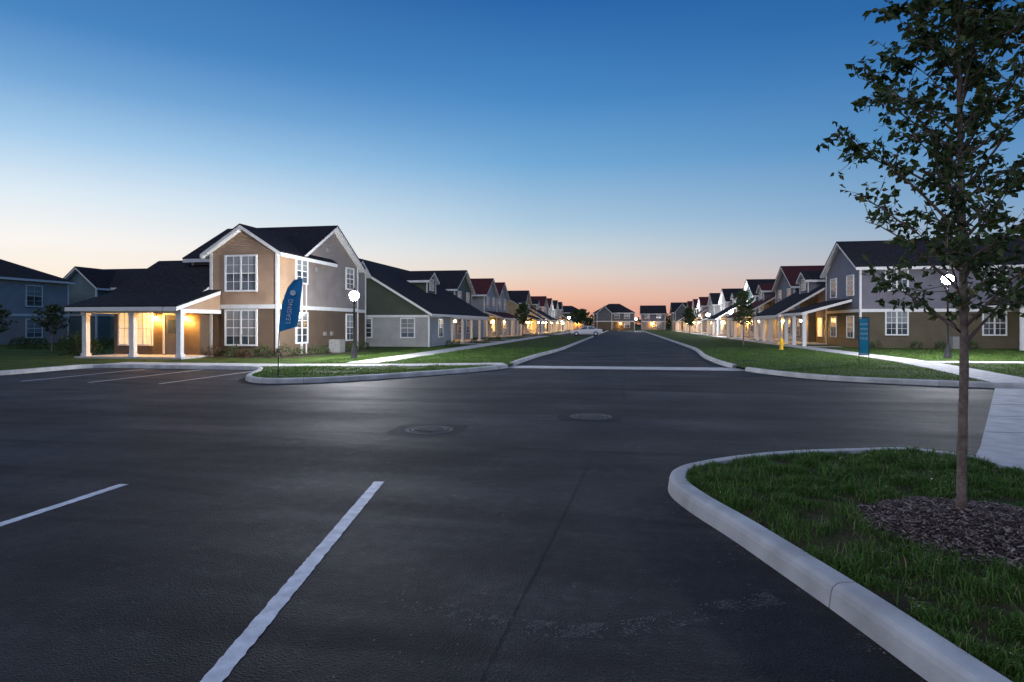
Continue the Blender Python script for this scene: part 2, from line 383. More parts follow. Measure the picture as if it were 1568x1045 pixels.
# mulch
V=[];F=[];nr=10;ns=40
for i in range(nr+1):
    r=.98*i/nr
    for s in range(ns):
        t=2*math.pi*s/ns; x=MC[0]+r*math.cos(t); y=MC[1]+r*math.sin(t)*.97
        z=.10+.10*max(0,math.cos(min(1,r/.98)*math.pi/2))**.8+.02*noise.noise(Vector((x*6,y*6,0)))-.02*(i==nr)
        V.append((x,y,z))
for i in range(nr):
    for s in range(ns):
        t=(s+1)%ns; F.append((i*ns+s,(i+1)*ns+s,(i+1)*ns+t,i*ns+t))
mb=empty('mulch_bed'); mobj('mulch_mound',V,F,'mulchbase',mb,True)
V=[];F=[]
for k in range(9500):
    r=.98*math.sqrt(rnd())*U(.9,1.06); t=U(0,6.283); x=MC[0]+r*math.cos(t); y=MC[1]+r*math.sin(t)*.97
    z=.108+.10*max(0,math.cos(min(1,r/.98)*math.pi/2))**.8+U(0,.022)+.02*noise.noise(Vector((x*6,y*6,0)))
    a=U(0,6.283); l=U(.008,.026); w=U(.003,.008); u=Vector((math.cos(a),math.sin(a),U(-.5,.5))).normalized()*l; v=Vector((-math.sin(a),math.cos(a),U(-.7,.7))).normalized()*w
    p=Vector((x,y,z)); i=len(V); V+=[tuple(p-u-v),tuple(p+u-v*.6),tuple(p+u+v),tuple(p-u*.8+v)]; F.append((i,i+1,i+2,i+3))
mobj('mulch_chips',V,F,'mulch',mb)
# ------------------------------------------------------------ trees
def leafadd(V,F,p,d,Ln):
    d=d.normalized(); w=d.cross(Vector((U(-1,1),U(-1,1),U(-1,1)))).normalized()*Ln*.29; nn=d.cross(w).normalized()*Ln*.08
    i=len(V); c=p+d*Ln*.5
    V.extend([tuple(p),tuple(c+w+nn),tuple(p+d*Ln-nn*1.5),tuple(c-w+nn),tuple(c-nn)])
    F.extend([(i,i+1,i+4),(i+1,i+2,i+4),(i+2,i+3,i+4),(i+3,i,i+4)])
def tree(name,loc,H,zb,prof,nb,ntw,nlf,leaf,tr,seed,lmat='leaf',sides=10,rs=(.55,.95),gaps=()):
    random.seed(seed)
    e=empty(name,loc); V=[];F=[];LV=[];LF=[]
    tp=[];rd=[]
    n=24
    for i in range(n+1):
        t=i/n; tp.append((.022*math.sin(t*6)*min(1,t*4)*H/5,.018*math.sin(t*5+1)*t*H/5,t*H)); rd.append((tr*(1-t)**.62+.004)*(1+.04*math.sin(i*2.3)) if t>0 else tr*1.45)
    tube(V,F,tp,rd,sides)
    def R(z):
        for (a,ra),(b_,rb) in zip(prof,prof[1:]):
            if a<=z<=b_: return ra+(rb-ra)*(z-a)/(b_-a)
        return prof[-1][1]
    def ingap(p):
        for (c,dv,r) in gaps:
            q=p-Vector(c); dv=Vector(dv).normalized()
            if (q-dv*q.dot(dv)).length<r: return True
        return False
    az=U(0,6)
    for k in range(nb):
        t=(k+.3)/nb; z0=zb+(H*.93-zb)*t**.95; az+=2.4+U(-.3,.3)
        rise=U(*rs)
        zt=z0+.35*H/5; rr=R(min(zt,H))*U(.7,1.14)
        ti=min(n,int(z0/H*n)); s=Vector(tp[ti]); s.z=z0
        d=Vector((math.cos(az),math.sin(az),0)); P=[];RR=[]; m_=7
        r0=max(.004,tr*.42*(1-t*.75))
        bend=U(-.15,.15)
        for i in range(m_+1):
            q=i/m_; p=s+d*rr*q+Vector((-d.y,d.x,0))*bend*q*q*rr+Vector((0,0,rr*rise*(q*1.15-.25*q*q*q)))+Vector((U(-1,1),U(-1,1),U(-1,1)))*.018*(i>0)
            P.append(p); RR.append(r0*(1-q)+.0025)
        tube(V,F,P,RR,6)
        for j in range(ntw):
            q=U(.15,1.0); ii=min(m_-1,int(q*m_)); p=P[ii].lerp(P[ii+1],q*m_-ii)
            dd=(d*U(.0,.9)+Vector((U(-1,1),U(-1,1),U(-.35,1.2)))).normalized(); ln=U(.10,.30)*H/4.8*(1.1-.4*t)
            pe=p+dd*ln; pm=p+dd*ln*.5+Vector((U(-1,1),U(-1,1),U(-.5,1)))*.02
            if not (ingap(pm) or ingap(pe)): tube(V,F,[p,pm,pe],[.0045*H/4.8,.003*H/4.8,.0015],4,False)
            for l in range(nlf):
                w=U(.1,1.05); lp=p.lerp(pe,w)+Vector((U(-1,1),U(-1,1),U(-1,1)))*.02
                ld=dd*U(.1,.8)+Vector((U(-1,1),U(-1,1),U(-1.2,.4)))
                if ingap(lp): continue
                leafadd(LV,LF,lp,ld,leaf*U(.6,1.15))
    mobj('trunk_and_branches',V,F,'bark',e,True); mobj('foliage',LV,LF,lmat,e)
    return e
prof=[(1.6,.55),(1.95,.84),(2.4,.86),(3.2,.88),(3.8,.78),(4.2,.58),(4.6,.38),(5.3,.12)]
tree('young_tree',(2.87,6.0,.1),5.2,1.5,prof,52,15,9,.086,.036,19,rs=(.6,1.15),gaps=[((-.1,0,2.08),(.43,.92,.065),.13)])
def stree(loc,H,seed,rmul=1,lf=.17):
    p2=[(H*.3,.5*rmul),(H*.5,.95*rmul),(H*.7,.85*rmul),(H,.2)]
    tree('young_tree',loc,H,H*.34,p2,24,9,8,lf,.05,seed,sides=6)
stree((9.4,52.4,.1),4.6,21,1.0,.2); stree((-12.7,79,.1),4.6,22,1.1,.25); stree((-33.0,31.4,.1),2.9,23,1.1,.15)
stree((-7.8,122,.1),4.8,24,1.6,.35); stree((-9.2,126,.1),4.8,25,1.6,.35); stree((-36.6,31,.1),3.0,26,1.0,.15)
stree((8.5,85,.1),4.0,27,1.0,.25)
random.seed(5)
def shrub(loc,rx,rz,n=420,leaf=.07,mat='leafd'):
    e=empty('shrub',loc); V=[];F=[];LV=[];LF=[]
    for i in range(9):
        a=U(0,6.28); tube(V,F,[(0,0,0),(math.cos(a)*rx*.4,math.sin(a)*rx*.4,rz*.5),(math.cos(a)*rx*.7,math.sin(a)*rx*.7,rz*1.0)],[.015,.01,.004],5)
    for i in range(n):
        v=Vector((U(-1,1),U(-1,1),U(0,1)));
        if v.length>1: v=v.normalized()*U(.75,1.02)
        k=1+.25*noise.noise(v*2.5+Vector(loc))
        p=Vector((v.x*rx*k,v.y*rx*k,v.z*rz*1.25*k)); leafadd(LV,LF,p,v+Vector((U(-1,1),U(-1,1),U(-.3,1))),leaf*U(.7,1.3))
    mobj('stems',V,F,'bark',e); mobj('foliage',LV,LF,mat,e)
slabpoly('planting_bed',[(-21.9,28.4),(-17.2,28.4),(-16.2,29.2),(-16.2,40),(-17.8,40),(-17.8,30.1),(-21.9,30.1)],.05,.125,'mulchbase')
k=0
for x in np.arange(-21.0,-17.0,.56):
    shrub((float(x),29.35+U(-.15,.15),.12),U(.28,.42),U(.32,.55),mat='leafr' if k%3==0 else 'leafd')
    if k%2==0: shrub((float(x)+.2,28.75+U(-.1,.1),.12),U(.18,.26),U(.18,.28),200,.06,mat='leafr' if k%4==0 else 'leafd')
    k+=1
for x,y in ((-16.9,30.6),(-16.8,32),(-16.9,33.4),(-16.9,36.5),(-17,38),(-17,39.3)): shrub((x,y,.12),U(.3,.4),U(.3,.5))
for x in (-28.2,-28.9,-29.6): shrub((x,29.2,.1),.5,U(.8,1.1),700,.09)
for x,y in ((20,47.7),(21.6,47.8),(17.4,47.6),(23.6,47.9)): shrub((x,y,.1),.4,.5)
for y in (47,49,55,60,66): shrub((-13.3,y,.1),.35,.4,300)
for x in (-41,-39,-37,-34.5,-31.5): shrub((x,36+U(-1,1),.1),.7,.7,700,.1)
V=[];F=[]
for k in range(60):
    x=-150+k*5.2+U(-2,2); y=U(228,262); R_=U(3,5.5); h=U(4,7.5)
    for i in range(150):
        v=Vector((U(-1,1),U(-1,1),U(-1,1)))
        if v.length>1: v.normalize()
        leafadd(V,F,Vector((x+v.x*R_,y+v.y*R_,h*.55+v.z*h*.5)),Vector((U(-1,1),U(-1,1),U(-1,1))),1.3)
mobj('distant_trees',V,F,'leafd')
# ------------------------------------------------------------ buildings
wc=[0]
class Bld:
    def __init__(s,name,mats):
        s.e=empty(name); s.P={}; s.mats=mats
    def g(s,part):
        return s.P.setdefault(part,([],[]))
    def box(s,part,*a): V,F=s.g(part); addbox(V,F,*a)
    def prism(s,part,A,B_): V,F=s.g(part); addprism(V,F,A,B_)
    def done(s):
        for k,(V,F) in s.P.items():
            o=mobj(k,V,F,s.mats[k],s.e); fixn(o)
    def wb(s,part,face,c,u0,u1,z0,z1,n0,n1):
        if face=='-y': s.box(part,u0,u1,c-n1,c-n0,z0,z1)
        elif face=='+x': s.box(part,c+n0,c+n1,u0,u1,z0,z1)
        elif face=='-x': s.box(part,c-n1,c-n0,u0,u1,z0,z1)
    def window(s,face,c,u,z0,w,h,double=False,lit=False,grid=True):
        fr=.09; u0,u1=u-w/2,u+w/2; z1=z0+h
        s.wb('window_glass' if not lit else 'lit_glass',face,c,u0,u1,z0,z1,-.02,.025)
        wc[0]+=1
        if not lit:
            f=(.5,0,.3,.5,.75,.2)[wc[0]%6]
            if f: s.wb('blinds',face,c,u0+.01,u1-.01,z1-h*f,z1-.01,.0,.03)
        for a,b_ in ((u0-fr,u0),(u1,u1+fr)): s.wb('window_frames',face,c,a,b_,z0-fr,z1+fr,-.02,.07)
        s.wb('window_frames',face,c,u0,u1,z1,z1+fr,-.02,.068); s.wb('window_frames',face,c,u0,u1,z0-fr,z0,-.02,.085)
        s.wb('window_frames',face,c,u0,u1,(z0+z1)/2-.025,(z0+z1)/2+.025,-.01,.05)
        cols=2 if not double else 4
        for i in range(1,cols):
            uu=u0+w*i/cols; t=.05 if (double and i==2) else .013
            s.wb('window_frames',face,c,uu-t,uu+t,z0,z1,-.01,.054 if t>.03 else .038)
        if grid:
            for q in (.25,.75): s.wb('window_frames',face,c,u0,u1,z0+h*q-.011,z0+h*q+.011,-.01,.041)
    def door(s,face,c,u,w=.92,h=2.05,z0=.24):
        s.wb('door',face,c,u-w/2,u+w/2,z0,z0+h,-.02,.03)
        s.wb('door_window',face,c,u-w*.28,u+w*.28,z0+1.1,z0+h-.25,.0,.045)
        for a,b_ in ((u-w/2-.1,u-w/2),(u+w/2,u+w/2+.1)): s.wb('window_frames',face,c,a,b_,z0,z0+h+.1,-.02,.06)
        s.wb('window_frames',face,c,u-w/2,u+w/2,z0+h,z0+h+.1,-.02,.058)
    def profroof(s,prof,a0,a1,axis,part='roof'):
        f=(lambda a,c,z:(a,c,z)) if axis=='x' else (lambda a,c,z:(c,a,z))
        for (c0,z0),(c1,z1) in zip(prof,prof[1:]):
            for pt,dz0,dz1,ex in (('fascia',-.21,-.012,0),(part,-.01,.05,.03)):
                A=[f(a0-ex,c0,z0+dz0),f(a0-ex,c1,z1+dz0),f(a0-ex,c1,z1+dz1),f(a0-ex,c0,z0+dz1)]
                B_=[f(a1+ex,c0,z0+dz0),f(a1+ex,c1,z1+dz0),f(a1+ex,c1,z1+dz1),f(a1+ex,c0,z0+dz1)]
                s.prism(pt,A,B_)
    def gable(s,a0,a1,c0,c1,ze,zr,axis,oh=.38,oha=.38):
        cm=(c0+c1)/2; p=(zr-ze)/(cm-c0)
        s.profroof([(c0-oh,ze-p*oh),(cm,zr),(c1+oh,ze-p*oh)],a0-oha,a1+oha,axis)
    def body(s,x0,x1,y0,y1,zs,ze,zr,axis,corners=True,band=True,low='walls_lower',up='walls_upper'):
        if zs>0: s.box(low,x0,x1,y0,y1,.05,zs)
        if axis=='x':
            pr=[(y0,zs),(y1,zs),(y1,ze-.1),((y0+y1)/2,zr-.1),(y0,ze-.1)]; A=[(x0,c,z) for c,z in pr]; B_=[(x1,c,z) for c,z in pr]
        else:
            pr=[(x0,zs),(x1,zs),(x1,ze-.1),((x0+x1)/2,zr-.1),(x0,ze-.1)]; A=[(c,y0,z) for c,z in pr]; B_=[(c,y1,z) for c,z in pr]
        s.prism(up,A,B_)
        if band: s.box('trim',x0-.03,x1+.03,y0-.03,y1+.03,zs-.12,zs+.1)
        if corners:
            for x in (x0,x1):
                for y in (y0,y1): s.box('trim',x-.04 if x==x0 else x-.1,x+.1 if x==x0 else x+.04,y-.04 if y==y0 else y-.1,y+.1 if y==y0 else y+.04,.06,ze-.1)
    def bulb(s,x,y,z,far=False):
        r=.06 if not far else .1
        s.box('porch_bulb',x-r,x+r,y-r,y+r,z-r*1.3,z+r*1.3)
        s.box('lantern_cap',x-r-.03,x+r+.03,y-r-.03,y+r+.03,z+r*1.3+.005,z+r*1.3+.05)
BASE=dict(trim='trim',fascia='trim',roof='roof',window_glass='glass',window_frames='trim',door='door',door_window='glass',posts='trim',lit_glass='glasslit',porch_bulb='porchglow',lantern_cap='black',porch_floor='concrete',chimney='black',ac='acunit',blinds='blind')
def mats(**k): d=dict(BASE); d.update(k); return d
B=Bld('siding_house',mats(walls_lower='brown',walls_upper='tan',side_upper='taupe',side_lower='taupe'))
B.body(-21.8,-17.9,30.2,33.2,2.75,5.8,7.05,'y')
B.body(-24.7,-17.87,32.6,40.2,2.75,5.8,7.9,'x',up='side_upper')
B.body(-24.2,-18.6,40.0,43.2,2.75,5.6,6.6,'x',up='side_upper')
B.gable(-24.7,-17.87,32.6,40.2,5.8,7.9,'x',.4,.35)
B.gable(30.2,36.0,-21.8,-17.9,5.8,7.05,'y',.4,.35)
B.gable(-24.2,-18.6,40.8,43.2,5.6,6.4,'x',.3,.3)
pr=[(29.4,.05),(37.4,.05),(37.4,3.1),(33.2,5.35),(29.4,3.2)]
B.prism('wing_walls',[(-27,c,z) for c,z in pr],[(-21.85,c,z) for c,z in pr]); B.mats['wing_walls']='brown'
B.profroof([(26.75,2.66),(29.45,3.42),(33.2,5.55),(37.8,3.1)],-27.4,-21.9,'x')
B.profroof([(26.75,2.655),(30.12,3.60)],-21.86,-21.15,'x')
for x in (-26.6,-23.9,-21.3):
    B.box('posts',x-.12,x+.12,27.08,27.32,.16,2.35); B.box('posts',x-.16,x+.16,27.04,27.36,.15,.35); B.box('posts',x-.16,x+.16,27.04,27.36,2.25,2.36)
B.box('posts',-26.8,-21.15,27.06,27.34,2.36,2.56); B.box('posts',-21.44,-21.17,27.34,30.17,2.36,2.56); B.box('posts',-26.8,-26.55,27.34,29.4,2.36,2.56)
B.prism('walls_upper',[(-21.4,27.3,2.55),(-21.4,30.15,2.55),(-21.4,30.15,3.4)],[(-21.2,27.3,2.55),(-21.2,30.15,2.55),(-21.2,30.15,3.4)])
B.box('porch_floor',-27,-21,26.9,29.4,.0,.2)
B.window('-y',29.4,-26.35,.75,.55,1.65,lit=True); B.window('-y',29.4,-25.2,.75,.98,1.65,True,lit=True); B.door('-y',29.4,-23.45)
B.bulb(-24.35,29.2,2.12); B.bulb(-22.6,29.2,2.12)
B.window('-y',30.2,-20.0,3.62,1.72,1.78,True); B.window('-y',30.2,-20.0,.74,1.72,1.76,True)
B.window('-y',32.6,-22.6,4.2,.7,1.1)
for y,w in ((32.62,1.15),(38.9,1.05)): B.window('+x',-17.87,y,4.15,w,1.3); B.window('+x',-17.87,y,.8,w,1.6)
for y,z in ((35.2,1.1),(36.1,1.1),(35.6,6.2),(34.2,4.9)): B.box('ac',-17.9,-17.75,y,y+.22,z,z+.25)
for x,y,z in ((-20.5,38.2,7.0),(-23,38.4,6.9)): B.box('chimney',x-.06,x+.06,y-.06,y+.06,z-.2,z+.35)
B.box('ac',-17.2,-16.5,34.6,35.3,.1,.9)
B.done()
cnt=[0]
def row(side,P,secs,mt,far=False,pre='siding_house'):
    B=Bld(pre,mats(**mt)); fc='+x' if side<0 else '-x'; W=side*P
    if far: B.mats['porch_bulb']='porchglow2'
    X=lambda v: side*v
    def lt():
        cnt[0]+=1; return cnt[0]%6==2
    for sc in secs:
        k,a,b_=sc[:3]; o=sc[3] if len(sc)>3 else {}
        if k=='G':
            ze=o.get('ze',5.8); zr=o.get('zr',ze+2.1); dp=o.get('dp',11)
            x0,x1=sorted((X(P),X(P+dp)))
            B.body(x0,x1,a,b_,2.8,ze,zr,'x'); B.gable(x0,x1,a,b_,ze,zr,'x')
            c=(a+b_)/2
            for q in ((-1.9,1.9) if b_-a>7 else (0,)):
                B.window(fc,W,c+q,4.0,1.3,1.4); B.window(fc,W,c+q,.85,1.3,1.5,lit=lt())
            if not o.get('nowin'):
                B.window('-y',a,X(P+2.4),4.0,1.3,1.4); B.window('-y',a,X(P+2.4),.9,1.3,1.5)
            if o.get('porch',True):
                x0,x1=sorted((X(P-2.4),X(P)))
                pf=sorted([(X(P-2.5),2.65),(X(P),3.5)]); B.profroof(pf,a+.2,b_-.2,'y')
                for y in (a+.5,c,b_-.5): B.box('posts',X(P-2.3)-.1,X(P-2.3)+.1,y-.1,y+.1,.1,2.45)
                B.box('posts',X(P-2.3)-.11,X(P-2.3)+.11,a+.35,b_-.35,2.4,2.6)
                B.box('porch_floor',x0,x1,a+.3,b_-.3,.05,.2); B.door(fc,W,c,z0=.2); B.bulb(X(P-.2),c+.85,2.15,far)
        else:
            zf=lambda v: 2.6+.6*(v-(P-3.9))
            vr=P+3.9; zr=zf(vr)
            prf=[(X(P-3.9),2.6),(X(vr),zr),(X(P+10),zr-.6*(P+10-vr))]
            if side<0: prf=prf[::-1]
            B.profroof(prf,a-(.35 if o.get('end0') else -.4),b_+(.35 if o.get('end1') else -.4),'y')
            poly=[(X(P),2.45),(X(P),zf(P)-.1),(X(vr),zr-.1),(X(P+9.6),zr-.1-.6*(P+9.6-vr)),(X(P+9.6),2.45)]
            B.prism('walls_upper',[(x,a,z) for x,z in poly],[(x,b_,z) for x,z in poly])
            x0,x1=sorted((X(P),X(P+9.6))); B.box('walls_lower',x0,x1,a,b_,.05,2.45)
            pa=a
            rm=o.get('room',0)
            if rm:
                pa=a+rm; x0,x1=sorted((X(P-3.55),X(P))); B.box('walls_lower',x0,x1,a,a+rm,.05,2.45)
                poly=[(X(P-3.55),2.45),(X(P),2.45),(X(P),zf(P)-.1),(X(P-3.55),zf(P-3.55)-.1)]
                B.prism('walls_upper',[(x,a,z) for x,z in poly],[(x,a+rm,z) for x,z in poly])
                x0,x1=sorted((X(P-3.58),X(P+9.6))); B.box('trim',x0,x1,a-.03,a+rm*.5,2.33,2.5)
                B.box('trim',X(P-3.55)-.06,X(P-3.55)+.06,a-.04,a+.1,.06,2.5)
                for v in (P-1.9,P+1.5): B.window('-y',a,X(v),.85,1.0,1.35)
                B.window(fc,X(P-3.55),a+rm/2,.85,1.1,1.35)
                B.bulb(X(P-3.35),a+rm-.9,2.1,far)
            nP=max(2,int((b_-pa)/3.2)+1)
            for i in range(nP):
                y=pa+.3+(b_-pa-.6)*i/(nP-1); B.box('posts',X(P-3.6)-.1,X(P-3.6)+.1,y-.1,y+.1,.1,2.3)
                B.box('posts',X(P-3.6)-.14,X(P-3.6)+.14,y-.14,y+.14,.1,.3)
            B.box('posts',X(P-3.6)-.12,X(P-3.6)+.12,pa+.15,b_-.15,2.25,2.5)
            x0,x1=sorted((X(P-3.8),X(P))); B.box('porch_floor',x0,x1,pa+.02,b_-.02,.05,.2)
            yy=pa+1.6
            i=0
            while yy<b_-1:
                if i%3==1: B.door(fc,W,yy,z0=.2); B.bulb(X(P-1.2),yy-.8,2.12,far); B.box('lantern_cap',X(P-1.2)-.015,X(P-1.2)+.015,yy-.815,yy-.785,2.2,3.9)
                else: B.window(fc,W,yy,.8,1.1,1.5,lit=lt())
                yy+=2.3; i+=1
            for dc in o.get('dormers',[(a+b_)/2]):
                v0=P-.6; zt=zf(v0); x0,x1=sorted((X(v0),X(P+3.4)))
                B.body(x0,x1,dc-1.3,dc+1.3,zt-.4,5.9,6.6,'x',corners=False,band=False)
                B.gable(x0,x1,dc-1.3,dc+1.3,5.9,6.6,'x',.3,.3)
                B.window(fc,X(v0),dc,zt+.35,1.1,.9)
                for y in (dc-1.3,dc+1.3): B.box('trim',X(v0)-.04,X(v0)+.04,y-.06,y+.06,zt,5.8)
    B.done(); return B
row(-1,17.9,[('L',45,65.2,{'room':6,'end0':1,'dormers':[55]}),('G',65.2,72.8,{'porch':False})],dict(walls_upper='olive',walls_lower='pale'))
row(-1,17.5,[('G',78,85.6),('G',86.2,93.6)],dict(walls_upper='grey',walls_lower='pale',roof='roofred'))
row(-1,17.3,[('L',105,108.6,{'dormers':[]}),('G',108.6,116),('L',116,128,{})],dict(walls_upper='gold',walls_lower='pale'),True)
row(-1,17,[('G',132,139.6),('G',143,150.6)],dict(walls_upper='grey',walls_lower='darkgrey',roof='roofred'),True)
row(-1,17,[('G',156,163),('L',163,168,{}),('G',168,175)],dict(walls_upper='white',walls_lower='pale'),True)
B=row(1,16.7,[('G',48.6,56.2,{'ze':6.1,'dp':22,'nowin':1,'porch':False}),('L',56.2,66,{'dormers':[60.5]})],dict(walls_upper='bluegrey',walls_lower='olivebrown'))
B.P={}
for x in (19.1,25.3,33):
    B.window('-y',48.6,x,4.25,1.35,1.5,True); B.window('-y',48.6,x,1.1,1.35,1.6,True)
B.gable(45.4,48.5,25.2,31.5,3.3,5.0,'y'); B.prism('walls_upper',[(25.3,45.5,3.1),(31.4,45.5,3.1),(28.35,45.5,4.85)],[(25.3,45.7,3.1),(31.4,45.7,3.1),(28.35,45.7,4.85)])
for x in (25.4,28.35,31.3): B.box('posts',x-.12,x+.12,45.5,45.74,.1,3.05)
B.box('posts',25.2,31.5,45.48,45.76,3.05,3.25)
pf=[(13.2,2.7),(16.7,3.7)]; B.profroof(pf,50.2,56.4,'y')
for y in (50.6,53.5,56): B.box('posts',13.35,13.6,y-.12,y+.12,.1,2.5)
B.box('posts',13.34,13.62,50.3,56.3,2.5,2.66)
B.box('ac',22.2,23,47.5,48.3,.1,.95); B.box('ac',18,18.3,48.45,48.6,3.2,3.45)
B.done()
row(1,16.7,[('G',66.2,73.8,{'ze':5.8}),('L',73.8,83,{})],dict(walls_upper='darkgrey',walls_lower='pale',roof='roofred'))
row(1,16.9,[('G',86,93.6,{}),('L',93.6,103,{})],dict(walls_upper='green',walls_lower='white'))
row(1,17,[('G',108.6,116),('G',124,131.6)],dict(walls_upper='white',walls_lower='white'),True)
row(1,17,[('L',136,142,{}),('G',142,149)],dict(walls_upper='grey',walls_lower='white',roof='roofred'),True)
row(1,17,[('G',154,161),('L',161,168,{}),('G',168,175)],dict(walls_upper='olive',walls_lower='white',roof='roofred'),True)
def house(x0,x1,y0,y1,ze,zr,mt,axis='x',wins=(),bulbs=(),zs=2.7,far=False,gab=None,xwins=()):
    B=Bld('siding_house',mats(**mt))
    if far: B.mats['porch_bulb']='porchglow2'
    B.body(x0,x1,y0,y1,zs,ze,zr if axis!='h' else ze,'x' if axis=='h' else axis)
    if axis=='x': B.gable(x0,x1,y0,y1,ze,zr,'x')
    elif axis=='y': B.gable(y0,y1,x0,x1,ze,zr,'y')
    else:
        o=.4; h=(y1-y0)/2+o; a=[(x0-o,y0-o),(x1+o,y0-o),(x1+o,y1+o),(x0-o,y1+o)]; r=[(x0-o+h,(y0+y1)/2),(x1+o-h,(y0+y1)/2)]
        V,F=B.g('roof'); i=len(V); V+=[(p[0],p[1],ze) for p in a]+[(p[0],p[1],zr) for p in r]; F+=[(i,i+1,i+5,i+4),(i+1,i+2,i+5),(i+2,i+3,i+4,i+5),(i+3,i,i+4),(i,i+3,i+2,i+1)]
        B.box('fascia',x0-o+.02,x1+o-.02,y0-o+.02,y1+o-.02,ze-.2,ze-.01)
    for w in wins: B.window('-y',y0,*w)
    for w in xwins: B.window('+x',x1,*w)
    for b_ in bulbs: B.bulb(b_[0],y0-.2,b_[1],far)
    if gab:
        g0,g1,gz=gab; B.body(g0,g1,y0-1.6,y0+2,zs,ze,gz,'y'); B.gable(y0-1.6,y0+3,g0,g1,ze,gz,'y')
    B.done()
house(-68,-50.3,36,49.5,5.7,9.1,dict(walls_upper='grey',walls_lower='taupe'),'h',[],xwins=[(46.1,3.4,1.4,1.7),(46.1,.7,1.4,1.5),(41.5,3.4,1.4,1.7)],zs=2.6)
house(-54,-40.5,53.5,60,5.6,7.5,dict(walls_upper='green',walls_lower='green'),'x',[(-45.6,4.0,.8,.9),(-42.5,3.6,.8,1.2)],gab=(-53.6,-49.6,7.3))
house(-45,-30,64,72,4.9,6.5,dict(walls_upper='darkgrey',walls_lower='darkgrey'),'x')
house(-9,3.2,193,202,5.3,8.2,dict(walls_upper='darkgrey',walls_lower='brown'),'h',[(x,3.6,1.5,1.5) for x in (-6,-2,1)]+[(x,.8,1.5,1.6) for x in (-4,1)],[(-7,2.1),(-1,2.1)],far=True,gab=(-8,-3.5,7.4))
house(5.4,12.4,195,202,5.3,7.6,dict(walls_upper='bluegrey',walls_lower='taupe'),'x',[(7,3.6,1.3,1.5),(10.5,3.6,1.3,1.5),(10.5,.8,1.3,1.5)],[(8.6,2.1)],far=True)
house(14.5,26,192,200,5.6,8.4,dict(walls_upper='darkgrey',walls_lower='tan'),'x',[(17,3.6,1.5,1.5),(20,.8,1.5,1.5)],[(19,2.1)],far=True,gab=(15,19,8.0))
house(-26,-12,192,200,5.4,7.6,dict(walls_upper='olive',walls_lower='tan'),'h',[(-14,3.6,1.5,1.5)],[(-14,2.1),(-20,2.1)],far=True)
house(-44,-30,189,198,5.4,7.6,dict(walls_upper='taupe',walls_lower='tan'),'h'); house(28,44,189,198,5.4,7.6,dict(walls_upper='taupe',walls_lower='tan'),'h')
# ------------------------------------------------------------ street lamps
def lamp(x,y,H,s=1.0,mt='lampglow'):
    e=empty('street_lamp',(x,y,.1)); V=[];F=[]
    lathe(V,F,[(.19,-.05),(.19,.08),(.15,.12),(.14,.42),(.10,.5),(.075,.62),(.055,.7),(.042,H-.55),(.07,H-.5),(.04,H-.45),(.05,H-.34),(.13,H-.28),(.14,H-.25),(.001,H-.24)],14)
    mobj('pole',V,F,'black',e,True)
    V=[];F=[]
    lathe(V,F,[(.11*s,H-.235),(.20*s,H-.12),(.235*s,H+.0),(.20*s,H+.12),(.1*s,H+.19)],16); mobj('globe',V,F,mt,e,True)
    V=[];F=[]
    lathe(V,F,[(.13,H+.193),(.12,H+.22),(.07,H+.28),(.03,H+.3),(.025,H+.36),(.001,H+.4)],14)
    mobj('lantern_cap',V,F,'black',e)
lamp(-12.9,28.6,3.1); lamp(15.8,34.3,3.95,1.15); lamp(14.6,90,3.4,1.4,'lampglow2'); lamp(14.8,116,3.4,1.5,'lampglow2'); lamp(15,148,3.5,1.6,'lampglow2'); lamp(-12.9,150,3.3,1.2,'lampglow2'); lamp(3.4,178,3.2,1.2,'lampglow2')
# ------------------------------------------------------------ feather flag
e=empty('feather_flag',(-11,18.6,.1)); e.rotation_euler=(0,0,math.radians(20))
pole=[(0,0,0),(.0,0,.9),(.04,0,1.7),(.13,0,2.4),(.3,0,2.9),(.5,0,3.15),(.72,0,3.22)]
V=[];F=[]; tube(V,F,pole,[.016,.015,.013,.011,.009,.007,.004],8); mobj('pole',V,F,'black',e,True)
V=[];F=[]; lathe(V,F,[(.2,0),(.2,.03),(.03,.04),(.025,.25)],12); mobj('base',V,F,'black',e)
V=[];F=[]; edge=[(.01,1.45),(.05,1.8),(.1,2.2),(.2,2.65),(.33,2.95),(.5,3.14),(.72,3.2)]; re=[(.58,1.62),(.63,1.9),(.67,2.2),(.70,2.55),(.74,2.8),(.76,3.02),(.76,3.19)]
for (a,z),(b_,z2) in zip(edge,re):
    for k in range(7):
        t=k/6; V.append((a+(b_-a)*t,.02*math.sin(t*5+z*2),z+(z2-z)*t))
for i in range(6):
    for k in range(6): F.append((i*7+k,i*7+k+1,i*7+k+8,i*7+k+7))
mobj('flag_cloth',V,F,'flag',e,True)
def text(body,size,loc,rot,parent,mat='textw'):
    c=bpy.data.curves.new('lettering','FONT'); c.body=body; c.size=size; c.extrude=.002; c.align_x='CENTER'; c.align_y='CENTER'; c.materials.append(M[mat])
    o=bpy.data.objects.new('lettering',c); col.objects.link(o); o.location=loc; o.rotation_euler=rot; o.parent=parent
text('LEASING',.21,(.36,-.05,2.12),(math.pi/2,-math.pi/2+.12,0),e)
V=[];F=[]; lathe(V,F,[(.09,0),(.09,.01)],20); o=mobj('logo',V,F,'textw',e); o.rotation_euler=(math.pi/2,0,0); o.location=(.46,-.045,2.72)
e=empty('banner_sign',(9.94,28.5,.1)); e.rotation_euler=(0,0,-.25)
V=[];F=[]; addbox(V,F,-.17,.17,-.012,.012,.45,1.95); mobj('panel',V,F,'sign',e)
V=[];F=[]
for x in (-.185,.185): addbox(V,F,x-.014,x+.014,-.02,.02,0,2.0)
